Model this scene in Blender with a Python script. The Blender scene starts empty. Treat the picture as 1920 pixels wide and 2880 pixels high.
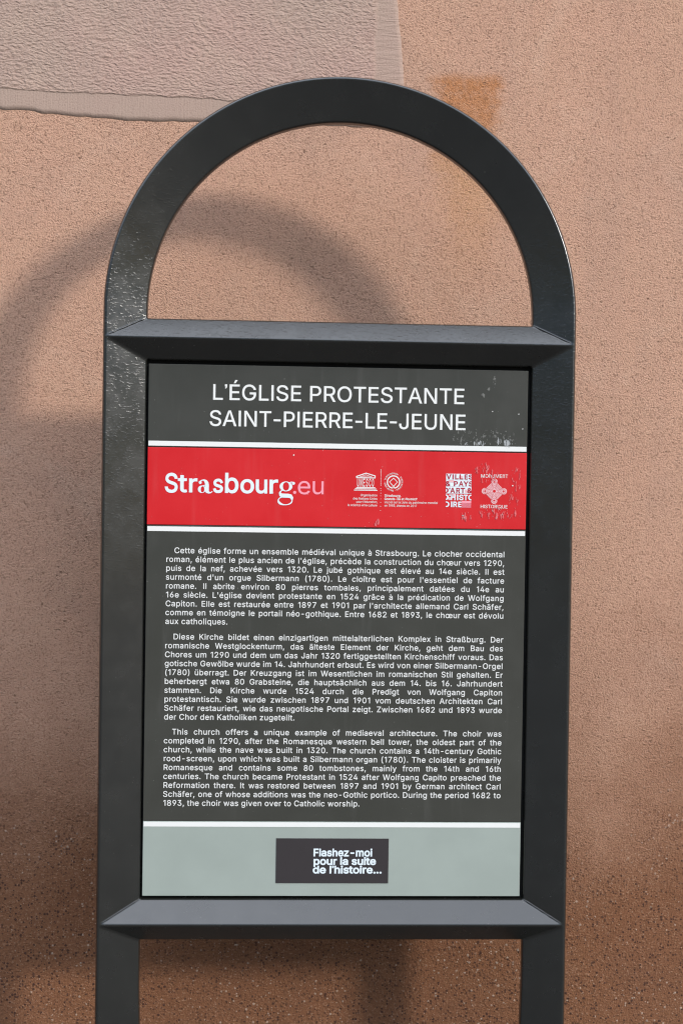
import bpy, bmesh, math, random
from math import radians, sin, cos, pi, hypot
from mathutils import Vector, Matrix, noise
from mathutils.geometry import delaunay_2d_cdt

S = bpy.context.scene
COL = S.collection
random.seed(7)

# ------------------------------------------------------------------ camera
ZC = 1.37                                   # height of the centre of the text board
CAM = Vector((-0.05595, -1.5, 0.17857 + ZC))
YAW, PITCH, ROLL, FPX = 0.04003, -0.01259, 0.01489, 3243.15
fw = Vector((sin(YAW)*cos(PITCH), cos(YAW)*cos(PITCH), sin(PITCH)))
r0 = Vector((cos(YAW), -sin(YAW), 0)); u0 = r0.cross(fw)
rt = cos(ROLL)*r0 + sin(ROLL)*u0; up = -sin(ROLL)*r0 + cos(ROLL)*u0
cam = bpy.data.cameras.new('camera'); co = bpy.data.objects.new('camera', cam); COL.objects.link(co)
m = Matrix((rt, up, -fw)).transposed().to_4x4(); m.translation = CAM
co.matrix_world = m
cam.sensor_fit = 'VERTICAL'; cam.sensor_height = 36.0; cam.lens = 36.0*FPX/2880.0
cam.clip_start = 0.05; cam.clip_end = 500
S.camera = co

# ------------------------------------------------------------------ light
SUN = Vector((1.15, -1.0, 0.65)).normalized()      # towards the sun
EL = math.asin(SUN.z); AZ = math.atan2(SUN.x, SUN.y)
world = bpy.data.worlds.new('World'); S.world = world; world.use_nodes = True
wn = world.node_tree; wn.nodes.clear()
sky = wn.nodes.new('ShaderNodeTexSky'); sky.sky_type = 'NISHITA'; sky.sun_disc = False
sky.sun_elevation = EL; sky.sun_rotation = AZ
sky.air_density = 1.0; sky.dust_density = 0.15; sky.ozone_density = 1.0; sky.altitude = 150
bg = wn.nodes.new('ShaderNodeBackground'); bg.inputs['Strength'].default_value = 0.15
wo = wn.nodes.new('ShaderNodeOutputWorld')
# bright thin cloud added to the upper sky to lift shade and bar reflections
tc = wn.nodes.new('ShaderNodeTexCoord'); sx = wn.nodes.new('ShaderNodeSeparateXYZ'); wn.links.new(tc.outputs['Generated'], sx.inputs[0])
mr = wn.nodes.new('ShaderNodeMapRange'); mr.interpolation_type = 'SMOOTHSTEP'
mr.inputs['From Min'].default_value = .22; mr.inputs['From Max'].default_value = .80; wn.links.new(sx.outputs['Z'], mr.inputs['Value'])
cn = wn.nodes.new('ShaderNodeTexNoise'); cn.inputs['Scale'].default_value = 2.2; cn.inputs['Detail'].default_value = 5; wn.links.new(tc.outputs['Generated'], cn.inputs['Vector'])
cr = wn.nodes.new('ShaderNodeMapRange'); cr.inputs['From Min'].default_value = .30; cr.inputs['From Max'].default_value = .62
cr.inputs['To Min'].default_value = .55; cr.inputs['To Max'].default_value = 1.0; wn.links.new(cn.outputs[0], cr.inputs['Value'])
mm = wn.nodes.new('ShaderNodeMath'); mm.operation = 'MULTIPLY'; wn.links.new(mr.outputs[0], mm.inputs[0]); wn.links.new(cr.outputs[0], mm.inputs[1])
cm = wn.nodes.new('ShaderNodeMix'); cm.data_type = 'RGBA'; wn.links.new(mm.outputs[0], cm.inputs[0]); hz = wn.nodes.new('ShaderNodeMapRange'); hz.interpolation_type = 'SMOOTHSTEP'      # low sky darkened, in place of unseen buildings, to dull the posts' reflections
hz.inputs['From Min'].default_value = .06; hz.inputs['From Max'].default_value = .42; hz.inputs['To Min'].default_value = .16; hz.inputs['To Max'].default_value = 1.0
wn.links.new(sx.outputs['Z'], hz.inputs['Value'])
hm = wn.nodes.new('ShaderNodeMix'); hm.data_type = 'RGBA'; hm.blend_type = 'MULTIPLY'; hm.inputs[0].default_value = 1.0
wn.links.new(sky.outputs[0], hm.inputs[6]); wn.links.new(hz.outputs[0], hm.inputs[7]); wn.links.new(hm.outputs[2], cm.inputs[6])
cm.inputs[7].default_value = (14.2, 15.1, 17.0, 1)
wn.links.new(cm.outputs[2], bg.inputs[0]); wn.links.new(bg.outputs[0], wo.inputs[0])
sl = bpy.data.lights.new('sun', 'SUN'); sl.energy = 2.0; sl.angle = radians(6.8); sl.color = (1.0, 0.93, 0.85)
so = bpy.data.objects.new('sun', sl); COL.objects.link(so)
so.rotation_euler = SUN.to_track_quat('Z', 'Y').to_euler(); so.location = SUN*8 + Vector((0, 0, 1))

S.render.engine = 'CYCLES'; S.cycles.filter_width = 1.15
vs = S.view_settings
vs.view_transform = 'Standard'; vs.look = 'None'; vs.gamma = 1; vs.exposure = 0.50; vs.use_curve_mapping = False

# ------------------------------------------------------------------ helpers
def tag(o, label=None, cat=None, kind=None, group=None):
    if label: o['label'] = label
    if cat: o['category'] = cat
    if kind: o['kind'] = kind
    if group: o['group'] = group
    return o

def link(name, me, mat=None, parent=None):
    o = bpy.data.objects.new(name, me); COL.objects.link(o)
    if mat is not None and len(me.materials) == 0: me.materials.append(mat)
    if parent is not None: o.parent = parent
    return o

def from_bm(name, bm, mat=None, parent=None, smooth=False):
    me = bpy.data.meshes.new(name)
    bmesh.ops.recalc_face_normals(bm, faces=bm.faces) if not smooth else None
    bm.to_mesh(me); bm.free()
    if smooth: me.shade_smooth()
    return link(name, me, mat, parent)

def box(x0, x1, y0, y1, z0, z1, bev=0.0):
    bm = bmesh.new()
    bmesh.ops.create_cube(bm, size=1.0)
    for v in bm.verts:
        v.co = Vector((x0 if v.co.x < 0 else x1, y0 if v.co.y < 0 else y1, z0 if v.co.z < 0 else z1))
    if bev: bmesh.ops.bevel(bm, geom=bm.edges[:], offset=bev, segments=2, affect='EDGES', profile=0.5)
    return bm

class NT:
    """small helper for building node materials"""
    def __init__(self, name):
        self.mat = bpy.data.materials.new(name); self.mat.use_nodes = True
        self.t = self.mat.node_tree; self.t.nodes.clear()
        self.out = self.t.nodes.new('ShaderNodeOutputMaterial')
        self.b = self.t.nodes.new('ShaderNodeBsdfPrincipled')
        self.t.links.new(self.b.outputs[0], self.out.inputs[0])
    def n(self, typ, **kw):
        nd = self.t.nodes.new(typ)
        for k, v in kw.items():
            if k in nd.inputs: nd.inputs[k].default_value = v
            else: setattr(nd, k, v)
        return nd
    def L(self, a, b): self.t.links.new(a, b)
    def set(self, **kw):
        for k, v in kw.items(): self.b.inputs[k].default_value = v
    def pos(self):
        return self.n('ShaderNodeNewGeometry').outputs['Position']
    def scaled(self, vec, s, off=(0, 0, 0)):
        mp = self.n('ShaderNodeMapping'); mp.inputs['Scale'].default_value = s; mp.inputs['Location'].default_value = off
        self.L(vec, mp.inputs['Vector']); return mp.outputs[0]
    def noise(self, vec, scale, detail=2.0, rough=0.5, dist=0.0):
        nd = self.n('ShaderNodeTexNoise'); nd.inputs['Scale'].default_value = scale
        nd.inputs['Detail'].default_value = detail; nd.inputs['Roughness'].default_value = rough
        nd.inputs['Distortion'].default_value = dist
        self.L(vec, nd.inputs['Vector']); return nd.outputs[0]
    def ramp(self, val, a, b, lo=0.0, hi=1.0, smooth=True):
        nd = self.n('ShaderNodeMapRange'); nd.interpolation_type = 'SMOOTHSTEP' if smooth else 'LINEAR'
        nd.inputs['From Min'].default_value = a; nd.inputs['From Max'].default_value = b
        nd.inputs['To Min'].default_value = lo; nd.inputs['To Max'].default_value = hi
        self.L(val, nd.inputs['Value']); return nd.outputs[0]
    def math(self, op, a, b=None):
        nd = self.n('ShaderNodeMath'); nd.operation = op
        for i, x in enumerate((a, b)):
            if x is None: continue
            if isinstance(x, (int, float)): nd.inputs[i].default_value = x
            else: self.L(x, nd.inputs[i])
        return nd.outputs[0]
    def mix(self, fac, a, b, mode='MIX'):
        nd = self.n('ShaderNodeMix'); nd.data_type = 'RGBA'; nd.blend_type = mode
        for sock, x in ((nd.inputs[0], fac), (nd.inputs[6], a), (nd.inputs[7], b)):
            if isinstance(x, (int, float)): sock.default_value = x
            elif isinstance(x, tuple): sock.default_value = (*x, 1)
            else: self.L(x, sock)
        return nd.outputs[2]
    def bump(self, h, dist, strength=1.0, prev=None):
        nd = self.n('ShaderNodeBump'); nd.inputs['Distance'].default_value = dist; nd.inputs['Strength'].default_value = strength
        self.L(h, nd.inputs['Height'])
        if prev is not None: self.L(prev, nd.inputs['Normal'])
        return nd.outputs[0]
    def xyz(self, v):
        nd = self.n('ShaderNodeSeparateXYZ'); self.L(v, nd.inputs[0]); return nd.outputs

# ------------------------------------------------------------------ materials
def plaster():
    k = NT('rough_plaster'); p = k.pos(); X, Y, Z = k.xyz(p)
    big = k.noise(p, 2.6, 4, .55); mid = k.noise(p, 11, 4, .6); fine = k.noise(p, 370, 2, .75); vfine = k.noise(p, 700, 1, .6)
    # damp and dirt creep up from below: browner towards the pavement
    zz = k.math('ADD', k.math('ADD', Z, k.math('MULTIPLY', k.math('SUBTRACT', big, .5), .5)), k.math('MULTIPLY', k.math('SUBTRACT', mid, .5), .22))
    damp = k.ramp(zz, 1.47, .90)
    base = k.mix(damp, (.540, .316, .217), (.222, .099, .050))
    wash = k.ramp(mid, .38, .70)
    base = k.mix(k.math('MULTIPLY', wash, .35), base, k.mix(damp, (.52, .318, .215), (.245, .109, .051)))
    blot = k.ramp(k.noise(p, 4.3, 5, .6, .5), .50, .72)
    base = k.mix(k.math('MULTIPLY', blot, .42), base, k.mix(damp, (.40, .250, .185), (.17, .078, .043)))
    drip = k.ramp(k.noise(k.scaled(p, (13, 13, 1.3)), 1.0, 4, .6), .52, .74)
    base = k.mix(k.math('MULTIPLY', drip, .22), base, k.mix(damp, (.36, .235, .18), (.16, .08, .045)))
    pale = k.ramp(k.noise(p, 7.5, 5, .65, .8), .55, .75)
    base = k.mix(k.math('MULTIPLY', pale, .28), base, k.mix(damp, (.62, .42, .31), (.29, .150, .085)))
    # rust stain running down from an old fixing
    wob = k.math('MULTIPLY', k.math('SUBTRACT', k.noise(p, 22, 5, .72), .5), .085)
    xs = k.math('ADD', X, wob); zs = k.math('ADD', Z, k.math('MULTIPLY', wob, .22))
    inx = k.math('MULTIPLY', k.ramp(xs, .125, .165), k.ramp(xs, .250, .222))
    top = k.math('MULTIPLY', k.ramp(zs, 2.188, 2.168), k.ramp(Z, 1.86, 2.16))
    inx2 = k.math('MULTIPLY', k.ramp(xs, .135, .185), k.ramp(xs, .265, .205))
    run = k.math('MULTIPLY', k.ramp(zs, 2.17, 2.05), k.ramp(Z, 1.83, 2.06))
    rust = k.math('MAXIMUM', k.math('MULTIPLY', inx, k.math('POWER', top, 1.5)), k.math('MULTIPLY', k.math('MULTIPLY', inx2, run), .62))
    rust = k.math('MULTIPLY', rust, k.ramp(k.noise(p, 90, 4, .7), .22, .62, .5, 1))
    base = k.mix(k.math('MULTIPLY', rust, .72), base, k.mix(k.ramp(zs, 2.02, 2.10), (.50, .235, .065), (.42, .150, .034)))
    # grains: dark pits and pale grit, coarser and denser low down
    coarse = k.ramp(zz, 1.22, .90)
    g1 = k.ramp(fine, .56, .70)
    base = k.mix(k.math('MULTIPLY', g1, .28), base, (.62, .43, .31), 'MIX')
    g2 = k.ramp(fine, .46, .33)
    base = k.mix(k.math('MULTIPLY', g2, .58), base, (.16, .080, .048), 'MIX')
    pv = k.scaled(p, (1, 1, 1.5))
    pits = k.ramp(k.noise(pv, 210, 2, .55, .25), .37, .29)
    patch = k.ramp(k.noise(p, 9, 3, .6), .35, .68, .25, 1)
    base = k.mix(k.math('MULTIPLY', k.math('MULTIPLY', pits, patch), .70), base, (.13, .068, .045))
    vor = k.n('ShaderNodeTexVoronoi'); vor.inputs['Scale'].default_value = 260; k.L(p, vor.inputs['Vector'])
    cc = k.n('ShaderNodeSeparateColor'); k.L(vor.outputs['Color'], cc.inputs[0])
    spot = k.ramp(k.math('ADD', k.math('MULTIPLY', vor.outputs['Distance'], k.ramp(cc.outputs[2], 0, 1, .72, 1.7, False)), k.math('MULTIPLY', k.math('SUBTRACT', vfine, .5), .5)), .48, .32)
    dk = k.math('MULTIPLY', spot, k.ramp(cc.outputs[0], .62, .63))
    lt = k.math('MULTIPLY', spot, k.ramp(cc.outputs[1], .885, .895))
    mfac = k.math('MULTIPLY', k.ramp(coarse, 0, 1, .16, .95), k.ramp(k.noise(p, 17, 4, .65), .34, .58, .62, 1))
    base = k.mix(k.math('MULTIPLY', dk, mfac), base, (.075, .036, .026))
    base = k.mix(k.math('MULTIPLY', lt, k.ramp(coarse, 0, 1, .14, .70)), base, (.52, .40, .31))
    # hairline cracks
    vc = k.n('ShaderNodeTexVoronoi'); vc.feature = 'DISTANCE_TO_EDGE'; vc.inputs['Scale'].default_value = 2.3
    dv = k.n('ShaderNodeVectorMath'); dv.operation = 'ADD'
    nv = k.n('ShaderNodeTexNoise'); nv.inputs['Scale'].default_value = 16; nv.inputs['Detail'].default_value = 5; k.L(p, nv.inputs['Vector'])
    sv = k.n('ShaderNodeVectorMath'); sv.operation = 'SCALE'; sv.inputs['Scale'].default_value = .16; k.L(nv.outputs['Color'], sv.inputs[0])
    k.L(p, dv.inputs[0]); k.L(sv.outputs[0], dv.inputs[1]); k.L(dv.outputs[0], vc.inputs['Vector'])
    crack = k.math('MULTIPLY', k.ramp(vc.outputs['Distance'], .0032, .0012), k.ramp(k.noise(p, 3.1, 2), .50, .60))
    base = k.mix(k.math('MULTIPLY', crack, .12), base, (.13, .07, .05))
    k.L(base, k.b.inputs['Base Color']); k.set(**{'Roughness': .93, 'Specular IOR Level': .15})
    h = k.math('ADD', k.math('MULTIPLY', fine, .75), k.math('MULTIPLY', vfine, .4))
    h = k.math('SUBTRACT', h, k.math('MULTIPLY', pits, .5))
    h = k.math('ADD', h, k.math('MULTIPLY', k.math('MULTIPLY', spot, coarse), .35))
    h = k.math('SUBTRACT', h, k.math('MULTIPLY', crack, .25))
    nb = k.bump(mid, .004, .5)
    k.L(k.bump(h, .0037, .95, nb), k.b.inputs['Normal'])
    return k.mat

def stone():
    k = NT('tooled_sandstone'); p = k.pos(); X, Y, Z = k.xyz(p)
    big = k.noise(p, 4, 4, .6); fine = k.noise(p, 420, 3, .6); mid = k.noise(p, 22, 4, .6)
    c = k.mix(k.ramp(big, .35, .68), (.408, .272, .222), (.376, .272, .218))
    c = k.mix(k.math('MULTIPLY', k.ramp(mid, .45, .75), .30), c, (.46, .34, .26))
    # margin draft along the lower and the right edge
    lowz = k.math('ADD', 2.128, k.math('MULTIPLY', X, -.02)); 
    wob = k.math('MULTIPLY', k.math('SUBTRACT', k.noise(p, 30, 3), .5), .010)
    dz = k.math('ADD', k.math('SUBTRACT', Z, lowz), wob)
    mlow = k.ramp(dz, .0015, -.0015)
    mright = k.ramp(k.math('ADD', X, wob), .048, .056)
    marg = k.math('MAXIMUM', mlow, mright)
    c = k.mix(k.math('MULTIPLY', marg, .60), c, (.368, .270, .215))
    c = k.mix(k.math('MULTIPLY', k.ramp(fine, .5, .34), .35), c, (.20, .12, .09))
    # short wavering chisel strokes
    dvec = k.n('ShaderNodeVectorMath'); dvec.operation = 'ADD'
    nn = k.n('ShaderNodeTexNoise'); nn.inputs['Scale'].default_value = 17; nn.inputs['Detail'].default_value = 3; k.L(p, nn.inputs['Vector'])
    sc = k.n('ShaderNodeVectorMath'); sc.operation = 'SCALE'; sc.inputs['Scale'].default_value = .022; k.L(nn.outputs['Color'], sc.inputs[0])
    k.L(p, dvec.inputs[0]); k.L(sc.outputs[0], dvec.inputs[1])
    st = k.noise(k.scaled(dvec.outputs[0], (150, 150, 300)), 1.0, 1.5, .5, .3)
    hr = k.noise(k.scaled(p, (40, 40, 330)), 1.0, 1, .5)
    vt = k.noise(k.scaled(p, (330, 330, 25)), 1.0, 1, .5)
    f1 = k.math('MULTIPLY', st, k.math('SUBTRACT', 1.0, marg))
    h = k.math('ADD', k.math('ADD', f1, k.math('MULTIPLY', k.math('MULTIPLY', hr, mright), .35)), k.math('MULTIPLY', k.math('MULTIPLY', vt, mlow), .16))
    h = k.math('ADD', h, k.math('MULTIPLY', fine, .22))
    groove = k.math('MULTIPLY', k.ramp(st, .46, .30), k.math('SUBTRACT', 1.0, marg))
    c = k.mix(k.math('MULTIPLY', groove, .28), c, (.20, .115, .09))
    k.L(c, k.b.inputs['Base Color']); k.set(**{'Roughness': .9, 'Specular IOR Level': .2})
    k.L(k.bump(h, .0032, .9), k.b.inputs['Normal'])
    return k.mat

def frame_paint():
    k = NT('dark_grey_cast_paint'); p = k.pos(); X, Y, Z = k.xyz(p)
    lum = k.noise(k.scaled(p, (190, 190, 360)), 1.0, 3, .55, .4)
    soft = k.noise(p, 60, 3, .5); reg = k.noise(p, 7, 3, .55)
    # heavy lumps of old paint round the upper bar, smooth lower down
    zb = k.math('ADD', Z, k.math('MULTIPLY', k.math('SUBTRACT', reg, .5), .45))
    a = k.math('MULTIPLY', k.ramp(zb, 1.28, 1.72), k.ramp(zb, 2.02, 1.84))
    amt = k.math('ADD', k.math('MULTIPLY', a, .75), .03)
    lump = k.ramp(lum, .50, .80)
    h = k.math('ADD', k.math('MULTIPLY', lump, amt), k.math('MULTIPLY', soft, .10))
    k.L(k.bump(h, .00018, .9), k.b.inputs['Normal'])
    c = k.mix(k.ramp(k.noise(p, 18, 4, .6), .3, .75), (.0128, .0132, .0118), (.0165, .0169, .0150))
    dust = k.ramp(k.noise(p, 480, 2, .5), .755, .79)
    c = k.mix(k.math('MULTIPLY', dust, .5), c, (.30, .29, .26))
    k.L(c, k.b.inputs['Base Color'])
    k.L(k.ramp(k.noise(p, 35, 4, .6), .3, .7, .20, .28), k.b.inputs['Roughness'])
    k.set(**{'IOR': 1.66, 'Specular IOR Level': .55})
    return k.mat

def panel_mat(name, col, rough=.42, grime=.5, speck=.6):
    k = NT(name); p = k.pos(); X, Y, Z = k.xyz(p)
    st = k.noise(k.scaled(p, (60, 60, 6)), 1.0, 3, .6); cl = k.noise(p, 14, 4, .6)
    lo = tuple(x*.97 for x in col); hi = tuple(min(1, x*1.025+.0012) for x in col)
    c = k.mix(k.ramp(cl, .3, .7), lo, hi)
    c = k.mix(k.math('MULTIPLY', k.ramp(st, .55, .8), .05*grime), c, (.55, .53, .50))
    sp = k.math('MULTIPLY', k.ramp(k.noise(p, 420, 1, .5), .765, .785), k.ramp(cl, .40, .62))
    c = k.mix(k.math('MULTIPLY', sp, .45*speck), c, (.75, .74, .70))
    k.L(c, k.b.inputs['Base Color'])
    k.L(k.ramp(cl, .3, .7, rough-.05, rough+.07), k.b.inputs['Roughness'])
    k.set(**{'Specular IOR Level': .35})
    k.L(k.bump(k.noise(p, 30, 2), .0006, .15), k.b.inputs['Normal'])
    return k.mat

def ink(name, col, rough=.5, var=.06):
    k = NT(name); p = k.pos()
    c = k.mix(k.noise(p, 45, 3, .6), tuple(x*(1-var) for x in col), tuple(min(1, x*(1+var)) for x in col))
    k.L(c, k.b.inputs['Base Color']); k.set(**{'Roughness': rough, 'Specular IOR Level': .3})
    return k.mat

def paving():
    k = NT('pavement_slabs'); p = k.pos()
    br = k.n('ShaderNodeTexBrick'); br.inputs['Scale'].default_value = 1.0
    br.inputs['Brick Width'].default_value = .6; br.inputs['Row Height'].default_value = .4; br.inputs['Mortar Size'].default_value = .008
    br.inputs['Color1'].default_value = (.040, .038, .035, 1); br.inputs['Color2'].default_value = (.050, .047, .043, 1); br.inputs['Mortar'].default_value = (.05, .047, .043, 1)
    k.L(p, br.inputs['Vector'])
    c = k.mix(k.math('MULTIPLY', k.noise(p, 25, 5, .65), .5), br.outputs['Color'], (.045, .042, .038))
    k.L(c, k.b.inputs['Base Color']); k.set(Roughness=.85)
    k.L(k.bump(k.noise(p, 120, 3), .003, .5), k.b.inputs['Normal'])
    return k.mat

M_PLASTER = plaster(); M_STONE = stone(); M_FRAME = frame_paint(); M_PAVE = paving()
M_DARK = panel_mat('dark_olive_grey_enamel', (.0435, .0435, .0360))
M_RED = panel_mat('red_enamel', (.555, .0115, .0150), .42, .5, .8)
M_PALE = panel_mat('pale_grey_green_enamel', (.295, .335, .300), .45, .25, .3)
M_BACK = ink('black_backing', (.012, .012, .012), .8)
M_WHITE = ink('white_enamel', (.72, .72, .69), .45, .03)
M_LOGO = ink('white_print', (.66, .74, .78), .5, .03)
M_PINK = ink('pink_print', (.80, .30, .36), .5, .04)
M_PALEPINK = ink('pale_pink_print', (.70, .42, .43), .5, .05)
M_DRED = ink('dark_red_print', (.36, .018, .036), .5, .05)
M_STICK = ink('charcoal_sticker', (.034, .029, .030), .55, .05)
M_RESID = ink('whitish_tape_residue', (.36, .37, .37), .8, .25)
M_RESIDG = ink('grey_tape_residue', (.15, .15, .135), .7, .2)
M_RESIDP = ink('pinkish_tape_residue', (.62, .13, .135), .7, .25)

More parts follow.
